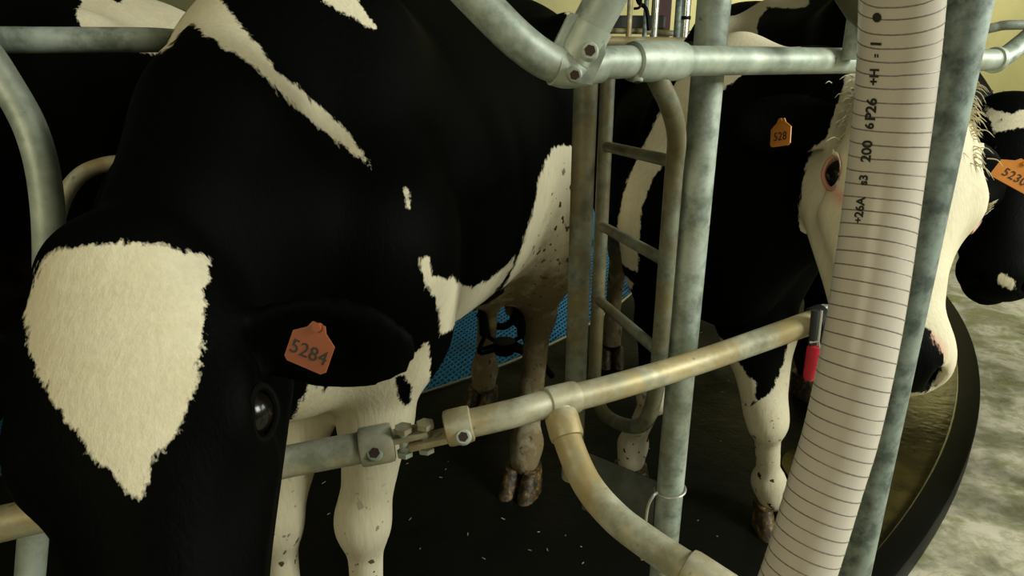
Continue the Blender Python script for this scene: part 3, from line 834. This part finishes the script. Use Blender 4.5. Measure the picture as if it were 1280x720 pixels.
# pin joint between both lengths
jc = P(522, 545, 1.12)
pj = empty('pin_joint', jc, 'bolted swivel joint linking the two lower rails', 'joint')
dj = (LB[0] - LA[4]).normalized(); R = dj.to_track_quat('X', 'Z').to_matrix()
m = MB(); 
for a, b, wz in ((P(487, 553, 1.13), P(538, 541, 1.125), .0), (P(512, 550, 1.12), P(562, 538, 1.118), -.0)):
    c = (a + b) / 2
    m.box(c + Vector((0, 0, .008 if a == P(487, 553, 1.13) else -.008)), ((b - a).length, .040, .012), R)
part(pj, m, 'fork_plate', M['galv_stained'], bevel=.004)
for px, py in ((505, 541), (532, 536)):
    c = P(px, py + 6, 1.115)
    m = MB(); m.tube([c - Vector((0, 0, .03)), c + Vector((0, 0, .020))], .0085, 12); b = part(pj, m, 'pin', M['galv_pale'])
    m = MB(); m.tube([c + Vector((0, 0, .012)), c + Vector((0, 0, .021))], .0155, 6); part(pj, m, 'nut', M['galv_stained'], parent=b)
    m = MB(); m.tube([c - Vector((0, 0, .034)), c - Vector((0, 0, .026))], .014, 6); part(pj, m, 'nut', M['galv_pale'], parent=b)

# branch pipe curving from the tee towards the lower right
BR = [P(697, 503, 1.155), P(708, 545, 1.125), P(732, 602, 1.08), P(768, 646, 1.03), P(815, 682, .985), P(866, 716, .935), P(920, 752, .90), P(980, 790, .87), P(1040, 900, .86), P(1060, 1060, .88), P(1064, 1250, .93)]
br = pipe('curved_pipe', BR, .0243, M['galv_stained'], 'pale curved pipe branching down to the right from the lower rail', 'pipe')
sleeve(br, BR[0] + (BR[1] - BR[0]) * .3, BR[1] + (BR[2] - BR[1]) * .08, .0255, M['galv_stained'])
d = (BR[6] - BR[5]).normalized(); sleeve(br, BR[5] - d * .012, BR[5] + d * .06, .027, M['galv_stained'])

# top rail
TR = [P(722, 80, .975), P(760, 78, 1.0), P(880, 76, 1.12), P(1075, 76, 1.345), P(1242, 75, 1.56)]
tr_ = pipe('top_rail', TR, .0241, M['galv_pale'], 'pale top rail running from the cast joint behind the hose to the right', 'rail')
sleeve(tr_, P(789, 77, 1.027), P(852, 76, 1.09), .0275, M['galv_pale'])
setscrew(tr_, P(797, 99, 1.03), (0, -.3, -1), .008)
d = (TR[4] - TR[3]).normalized(); sleeve(tr_, TR[4] - d * .004, TR[4] + d * .016, .0265, M['galv_pale'])
# cast joint at its left end
cj = empty('cast_joint', P(720, 62, .965), 'cast pipe joint with two bolt holes left of the top rail', 'joint')
m = MB()
m.tube(smoothpath([P(692, 82, .955), P(712, 86, .965), P(748, 80, .99)], 6), .0275, 26)
m.tube(smoothpath([P(716, 80, .97), P(724, 62, .965), P(740, 30, .95)], 6), .0325, 26)
part(cj, m, 'socket', M['galv_pale'])
m = MB()
Q = [P(703, 92, .945), P(697, 62, .94), P(716, 24, .925), P(748, 30, .935), P(750, 66, .945), P(736, 98, .95)]
Q2 = [q + Vector((0, .045, 0)) for q in Q]
m.add(Q + Q2, [tuple(range(6)), tuple(range(11, 5, -1))] + [(i, (i + 1) % 6, 6 + (i + 1) % 6, 6 + i) for i in range(6)])
part(cj, m, 'web', M['galv_pale'], bevel=.008)
setscrew(cj, P(737, 64, .925), (0, -1, .2), .0115); setscrew(cj, P(718, 93, .928), (0, -1, -.15), .010)
LP = [P(440, -330, .86), P(470, -190, .85), P(520, -90, .86), P(565, -35, .88), P(602, 5, .90), P(645, 48, .92), P(678, 73, .945), P(702, 83, .96)]
pipe('bent_pipe', LP, .0262, M['galv'], 'thick grey pipe bending down from the top edge to the cast joint', 'pipe')
pipe('slanted_pipe', [P(738, 34, .95), P(752, 8, .935), P(900, -280, .80)], .0285, M['galv'], 'short grey pipe rising right from the cast joint to the top edge', 'pipe', smooth=0)
# elbow at the right
pipe('elbow_pipe', [P(1246, 75, 1.57), P(1262, 66, 1.59), P(1300, 36, 1.65), P(1360, -5, 1.72), P(1520, -80, 1.95)], .0225, M['galv'], 'grey pipe rising at the right end of the top rail', 'pipe')
el = pipe('thin_rail', [P(1205, 62, 2.0), P(1222, 44, 1.98), P(1244, 34, 1.96), P(1300, 31, 1.94), P(1600, 34, 1.92)], .0135, M['galv'], 'thin grey rail at the upper right in front of the olive wall', 'rail')
a_, b_ = P(1259, 50, 1.73), P(1267, 66, 1.70)

# posts
def vpost(name, x, y, z0, z1, r, mat, label, cat='post'):
    o = empty(name, (x, y, z0), label, cat)
    m = MB(); m.tube([(0, 0, 0), (0, 0, z1 - z0)], r, 28); m.build('tube', mat, o)
    return o
p7 = vpost('post', .360, 1.29, 0, 2.6, .0300, M['galv'], 'thick grey post with a wire loop between the gate and the black cow')
m = MB()
for k in range(25):
    pass
pts = [Vector((.360 + .034 * math.cos(a), 1.29 + .034 * math.sin(a), .575 + .004 * math.cos(a))) for a in np.linspace(0, 2 * PI, 30, endpoint=False)]
m.tube(pts, .0028, 8, closed=True); 
m.tube(smoothpath([(.328, 1.275, .577), (.315, 1.262, .575), (.305, 1.262, .54), (.303, 1.262, .44), (.302, 1.265, .40)], 5), .0035, 8)
wl = part(p7, m, 'wire_loop', M['wire'])
m = MB(); m.tube([(.36, 1.29, 0), (.36, 1.29, .012)], .065, 20); part(p7, m, 'foot_plate', M['galv'])
p6 = vpost('hanging_post', .146, 1.38, .55, 1.50, .0241, M['galv_shaded'], 'grey post hanging beside the ladder gate and the cow hind leg')
m = MB(); m.tube([(.146, 1.38, 1.495), (.144, 1.055, 1.497)], .018, 16); part(p6, m, 'bracket_arm', M['galv'])
m = MB(); m.tube([(.146, 1.38, .545), (.146, 1.38, .62)], .0262, 24); part(p6, m, 'end_sleeve', M['galv_stained'])
pr = vpost('post', .539, .862, -.06, 2.6, .0300, M['galv_spangle'], 'spangled grey post close behind the ribbed hose')
m = MB(); m.tube([(.539, .862, -.06), (.539, .862, -.048)], .07, 20); part(pr, m, 'foot_plate', M['galv_spangle'])
ps = vpost('post', .650, 1.345, 1.50, 2.5, .0215, M['galv'], 'short grey post standing on the top rail left of the hose')
# zinc sheet between posts
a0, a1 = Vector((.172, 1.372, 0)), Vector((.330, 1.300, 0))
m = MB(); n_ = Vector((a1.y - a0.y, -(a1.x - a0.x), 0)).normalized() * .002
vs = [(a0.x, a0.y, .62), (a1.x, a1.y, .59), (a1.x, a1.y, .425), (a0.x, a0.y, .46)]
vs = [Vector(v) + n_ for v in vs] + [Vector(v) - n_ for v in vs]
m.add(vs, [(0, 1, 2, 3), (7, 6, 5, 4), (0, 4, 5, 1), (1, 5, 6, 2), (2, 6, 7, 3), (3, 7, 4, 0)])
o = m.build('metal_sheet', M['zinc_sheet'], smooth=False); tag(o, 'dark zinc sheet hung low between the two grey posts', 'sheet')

# ladder gate
gt = empty('ladder_gate', (.305, 1.26, .6), 'grey ladder gate with three rungs between the posts', 'gate')
fr_ = smoothpath([(.230, 1.122, 1.478), (.240, 1.130, 1.462), (.266, 1.160, 1.425), (.294, 1.215, 1.370), (.305, 1.26, 1.29), (.305, 1.26, 1.1), (.305, 1.26, .95), (.304, 1.265, .84), (.295, 1.31, .735), (.27, 1.42, .665), (.240, 1.55, .625), (.224, 1.615, .66), (.222, 1.62, .75), (.222, 1.62, 1.2), (.222, 1.62, 1.48)], 8)
m = MB(); m.tube(fr_, .0172, 20); part(gt, m, 'frame', M['galv_shaded'])
for z in (1.315, 1.12, .925):
    m = MB(); m.tube([(.305, 1.26, z + .004), (.222, 1.62, z - .01)], .0125, 16); part(gt, m, 'rung', M['galv_shaded'])

# left side
pipe('top_rail', [P(-300, 50, 1.02), P(-90, 50, 1.22), P(60, 50, 1.31), P(190, 50, 1.39), P(232, 53, 1.50), P(255, 58, 1.66)], .0245, M['galv'], 'grey top rail at the upper left ending behind the neck of the starred cow', 'rail')
pipe('bent_post', [P(-420, -60, .98), P(-200, -30, 1.04), P(-80, 20, 1.10), P(-30, 52, 1.13), P(8, 105, 1.155), P(40, 165, 1.165), P(57, 235, 1.17), P(62, 330, 1.19), P(55, 480, 1.24), P(40, 690, 1.30), P(22, 900, 1.37), P(16, 1000, 1.388)], .0262, M['galv_pale'], 'pale pipe at the left edge curving down behind the starred head', 'post')
pipe('bent_tube', [P(55, 420, 1.40), P(62, 330, 1.38), P(74, 262, 1.38), P(97, 222, 1.40), P(130, 206, 1.43), P(168, 202, 1.45)], .0162, M['galv_stained'], 'thin stained tube arching behind the neck of the starred cow', 'tube')

# ribbed hose
HP = [P(1120, -420, .56), P(1129, -200, .60), P(1130, -70, .64), P(1127, 0, .675), P(1120, 100, .715), P(1105, 230, .748), P(1087, 360, .755), P(1071, 450, .757), P(1051, 540, .765), P(1033, 600, .772), P(996, 720, .785), P(950, 840, .80), P(900, 980, .82)]
hc = smoothpath(HP, 24)
hose = empty('ribbed_hose', hc[0], 'translucent ribbed suction hose with printed marks in the right foreground', 'hose')
m = MB(); m.tube(hc, .0392, 48); part(hose, m, 'hose_wall', M['hose'])
m = MB(); m.tube(hc, .0352, 32); part(hose, m, 'inner_wall', M['hosecore'])
# arc-length frame
cum = [0]
for i in range(1, len(hc)): cum.append(cum[-1] + (hc[i] - hc[i - 1]).length)
def hframe(s_):
    i = max(1, min(len(hc) - 1, next((j for j in range(len(cum)) if cum[j] >= s_), len(hc) - 1)))
    t = (s_ - cum[i - 1]) / (cum[i] - cum[i - 1])
    p = hc[i - 1].lerp(hc[i], t); T = (hc[min(i + 1, len(hc) - 1)] - hc[max(i - 2, 0)]).normalized()
    u = Vector((1, 0, 0)); u = (u - T * u.dot(T)).normalized(); return p, T, u, T.cross(u)
Ltot = cum[-1]; pitch_h = .0158; hel = []
nt_ = int(Ltot / pitch_h * 30)
for k in range(nt_):
    s_ = Ltot * k / nt_; p, T, u, w_ = hframe(s_); a = -2 * PI * s_ / pitch_h
    hel.append(p + (u * math.cos(a) + w_ * math.sin(a)) * .0388)
m = MB(); m.tube(hel, .0010, 6); part(hose, m, 'spiral_rib', M['hosewire'])
# printed marks on the hose
def hmark(s_, ang, txt, size):
    p, T, u, w_ = hframe(s_)
    out = (u * math.cos(ang) + w_ * math.sin(ang))
    cu = bpy.data.curves.new('t', 'FONT'); cu.body = txt; cu.size = size; cu.align_x = 'CENTER'; cu.align_y = 'CENTER'; cu.extrude = .0002; cu.offset = .0004
    to = bpy.data.objects.new('t', cu); COL.objects.link(to)
    me = bpy.data.meshes.new_from_object(to.evaluated_get(bpy.context.evaluated_depsgraph_get())); bpy.data.objects.remove(to)
    X = -T; Z = out; Y = Z.cross(X)
    R = Matrix((X, Y, Z)).transposed().to_4x4()
    me.transform(Matrix.Translation(p + out * .0402 - hose.location) @ R); me.materials.clear()
    o = link('printed_mark', me, M['ink'], hose)
def toward_cam(s_, dx):
    p, T, u, w_ = hframe(s_)
    c = Vector((0, 0, CH)) - p; a = math.atan2(c.dot(w_), c.dot(u)); return a + dx
sgn = 1.0 if (hframe(.3)[2] * math.cos(toward_cam(.3, .6)) + hframe(.3)[3] * math.sin(toward_cam(.3, .6))).x < 0 else -1.0
def s_at(py):
    best = min(range(len(hc)), key=lambda i: abs(360 - F * float(np.dot(np.array(hc[i]) - np.array([0, 0, CH]), UP)) / float(np.dot(np.array(hc[i]) - np.array([0, 0, CH]), FW)) - py))
    return cum[best]
for py, txt, sz in ((4, '\u25CF', .010), (38, 'I', .014), (55, '::', .007), (85, '+H', .012), (128, 'P26', .014), (150, '6', .012), (188, '200', .014), (222, 's3', .012), (262, '26A', .012), (282, '+', .010)):
    s_ = s_at(py); hmark(s_, toward_cam(s_, sgn * .52), txt, sz * 1.1)

# strap and red clip hanging from the right end of the rail
sc0 = P(1021, 398, 1.325)
cl = empty('red_clip', sc0, 'red plastic clip on a black strap at the right end of the lower rail', 'clip')
dd = (LB[5] - LB[4]).normalized(); uu = Vector((0, 0, 1)); uu = (uu - dd * uu.dot(dd)).normalized(); ww = dd.cross(uu)
rc_ = LB[4].lerp(LB[5], .945)
m = MB()
ring = [rc_ + (uu * math.cos(a) + ww * math.sin(a)) * .027 for a in np.linspace(0, 2 * PI, 28, endpoint=False)]
for off in np.linspace(-.010, .010, 6): m.tube([q + dd * off for q in ring], .0028, 8, closed=True)
m.tube([P(1020, 388, 1.310), P(1016, 432, 1.320)], .009, 12)
part(cl, m, 'strap', M['strap'])
m = MB(); m.tube([P(1027, 388, 1.305), P(1022, 432, 1.312)], .0028, 10); m.tube([P(1012, 428, 1.315), P(1023, 427, 1.310), P(1025, 437, 1.310)], .003, 8)
part(cl, m, 'buckle', M['wire'])
m = MB(); m.tube([P(1018, 430, 1.320), P(1018, 434, 1.320), P(1016, 452, 1.325), P(1012, 470, 1.330), P(1011, 476, 1.330)], [.008, .014, .0145, .0125, .008], 16)
part(cl, m, 'clip_body', M['red_plastic'])

# rubber flap at the top between short post and hose
m = MB(); m.tube([P(1050, -300, 1.05), P(1068, -60, 1.12), P(1076, -10, 1.12), P(1082, 14, 1.12), P(1088, 40, 1.12)], [.042, .042, .040, .030, .010], 20)
o = m.build('rubber_boot', M['olive']); tag(o, 'dark olive rubber boot hanging behind the top of the ribbed hose', 'boot')

# ------------------------------------------------------------------ milking gear behind the cows
g = 'vertical steel tubes behind the cows'
pipe('back_rail', [P(640, 50, 4.85), P(800, 52, 4.85), P(1140, 58, 4.85)], .034, M['galv_stained'], 'grey back rail in front of the milking gear', 'rail', smooth=4)
pipe('thin_back_rail', [P(640, 37, 5.2), P(800, 39, 5.2), P(860, 43, 5.2)], .022, M['galv_stained'], 'thin yellowish rail under the dark gear box', 'rail', smooth=0)
for px, wpx, mt, lb, y0 in ((855, 11, 'stainless', 'bright steel tube with a black band, right of the maroon panel', 45),
                        (846, 9, 'galv_spangle', 'blue grey steel tube left of the banded bright tube', 44),
                        (818, 8, 'stainless', 'narrow steel tube left of the maroon panel', 38),
                        (806, 6, 'galv_spangle', 'thinnest steel tube near the black hoses', 37),
                        (787, 7, 'galv_stained', 'olive stained tube left of the black hoses', 20),
                        (874, 10, 'galv_spangle', 'dull grey tube just left of the thick post', 45)):
    t = 5.02; a = P(px - .5, y0 + 8, t); b = Vector((a.x, a.y, 2.6))
    o = empty('steel_tube', a, lb, 'tube'); m = MB(); m.tube([Vector((a.x, a.y, 0)), b], wpx * t / F / 2, 16); part(o, m, 'tube', M[mt])
    if px == 855:
        c = P(px, 23, t); m = MB(); m.tube([Vector((a.x, a.y, c.z - .012)), Vector((a.x, a.y, c.z + .012))], wpx * t / F / 2 + .006, 16); part(o, m, 'band', M['black_rubber'])
        c = Vector((a.x, a.y, P(px, 40, t).z)); m = MB(); m.tube(rounded([c + Vector((.02, -.02, 0)), c + Vector((.10, -.03, .01)), c + Vector((.11, -.03, -.06))], .02), .006, 8); part(o, m, 'hook', M['stainless'])
a, b = P(757, 19, 5.35), P(833, 37, 5.35)
m = MB(); m.box(((a.x + b.x) / 2, a.y + .15, (a.z + b.z) / 2), (b.x - a.x, .3, a.z - b.z)); o = m.build('gear_box', M['dark_box'], smooth=False, bevel=.02)
tag(o, 'long dark gear box above the thin yellowish rail', 'box')
a, b = P(823, -60, 5.75), P(846, 40, 5.75)
m = MB(); m.box(((a.x + b.x) / 2, a.y + .1, a.z / 2), (b.x - a.x, .12, a.z)); o = m.build('maroon_panel', M['maroon'], smooth=False, bevel=.01)
tag(o, 'maroon panel between the steel tubes behind the top rail', 'panel')
m = MB(); m.tube(smoothpath([P(793, -20, 4.6), P(798, 2, 4.6), P(808, 12, 4.6), P(811, 38, 4.62)], 8), .014, 10)
m.tube(smoothpath([P(802, -10, 4.55), P(800, 8, 4.55), P(792, 11, 4.56)], 8), .009, 10)
o = m.build('rubber_tubes', M['black_rubber']); tag(o, 'looped black rubber tubes among the steel tubes', 'hose')

# milking cluster under the foreground cow
ud = Vector((-.03, 2.38, .62))
mc = empty('milking_cluster', ud, 'black rubber milking cluster hanging between the hind legs of the starred cow', 'milking cluster')
m = MB(); m.tube([ud + Vector((0, 0, -.20)), ud + Vector((0, 0, -.15))], [.038, .044], 20); part(mc, m, 'claw', M['black_rubber'])
for dx, dy in ((.07, .08), (-.07, .08), (.07, -.08), (-.07, -.08)):
    t0 = ud + Vector((dx, dy, 0)); m = MB(); m.tube([t0 + Vector((0, 0, .03)), t0 + Vector((0, 0, -.09))], [.026, .022], 14); cup = part(mc, m, 'teat_cup', M['black_rubber'])
    m = MB(); m.tube(smoothpath([t0 + Vector((0, 0, -.09)), t0 + Vector((dx * .3, dy * .3, -.15)), ud + Vector((dx * .5, dy * .5, -.17))], 6), .009, 10); part(mc, m, 'short_tube', M['black_rubber'], parent=cup)
m = MB()
m.tube(smoothpath([P(598, 392, 2.62), P(612, 405, 2.6), P(630, 408, 2.6), P(642, 402, 2.6), P(652, 412, 2.62), P(668, 440, 2.7), P(690, 470, 2.8)], 8), .014, 12)
m.tube(smoothpath([P(600, 440, 2.62), P(620, 434, 2.62), P(645, 432, 2.64), P(668, 450, 2.7)], 8), .016, 12)
m.tube(smoothpath([P(641, 330, 2.55), P(645, 380, 2.6), P(640, 402, 2.6)], 8), .012, 10)
m.tube(smoothpath([P(628, 334, 2.5), P(631, 370, 2.55), P(640, 395, 2.6)], 8), .010, 10)
part(mc, m, 'long_tube', M['black_rubber'])

# ------------------------------------------------------------------ light
def area(name, loc, target, size, power, col):
    l = bpy.data.lights.new(name, 'AREA'); l.shape = 'RECTANGLE'; l.size = size[0]; l.size_y = size[1]; l.energy = power; l.color = col
    o = bpy.data.objects.new(name, l); o.location = loc
    o.rotation_euler = (Vector(target) - Vector(loc)).to_track_quat('-Z', 'Y').to_euler(); COL.objects.link(o)
area('daylight_from_door', (4.2, -.3, 3.2), (.4, 1.6, .9), (1.5, 1.6), 235, (.97, 1.0, .88))
area('fill_from_left', (-1.9, -1.7, 2.7), (.1, 1.3, 1.0), (1.8, 1.4), 44, (1.0, .92, .62))  # added fill lamp, lifts the left sides of hose and white face
area('fill_on_concrete', (6.6, 2.2, 3.0), (2.6, 2.6, .2), (2.0, 1.6), 190, (.98, 1.0, .86))  # added lamp to brighten the concrete at right; no window built there
area('fill_on_back_wall', (4.6, 10.3, 4.4), (4.8, 13.6, 1.2), (4.5, .6), 250, (1.0, .95, .70))  # added unseen lamp, aimed at the back wall to brighten it
wd = bpy.data.worlds.new('sky'); SC.world = wd; wd.use_nodes = True
wd.node_tree.nodes['Background'].inputs[0].default_value = (.75, .85, .75, 1)
wd.node_tree.nodes['Background'].inputs[1].default_value = .04
SC.view_settings.view_transform = 'Standard'
SC.view_settings.look = 'None'
SC.view_settings.exposure = 0
SC.view_settings.gamma = 1
SC.view_settings.use_curve_mapping = False
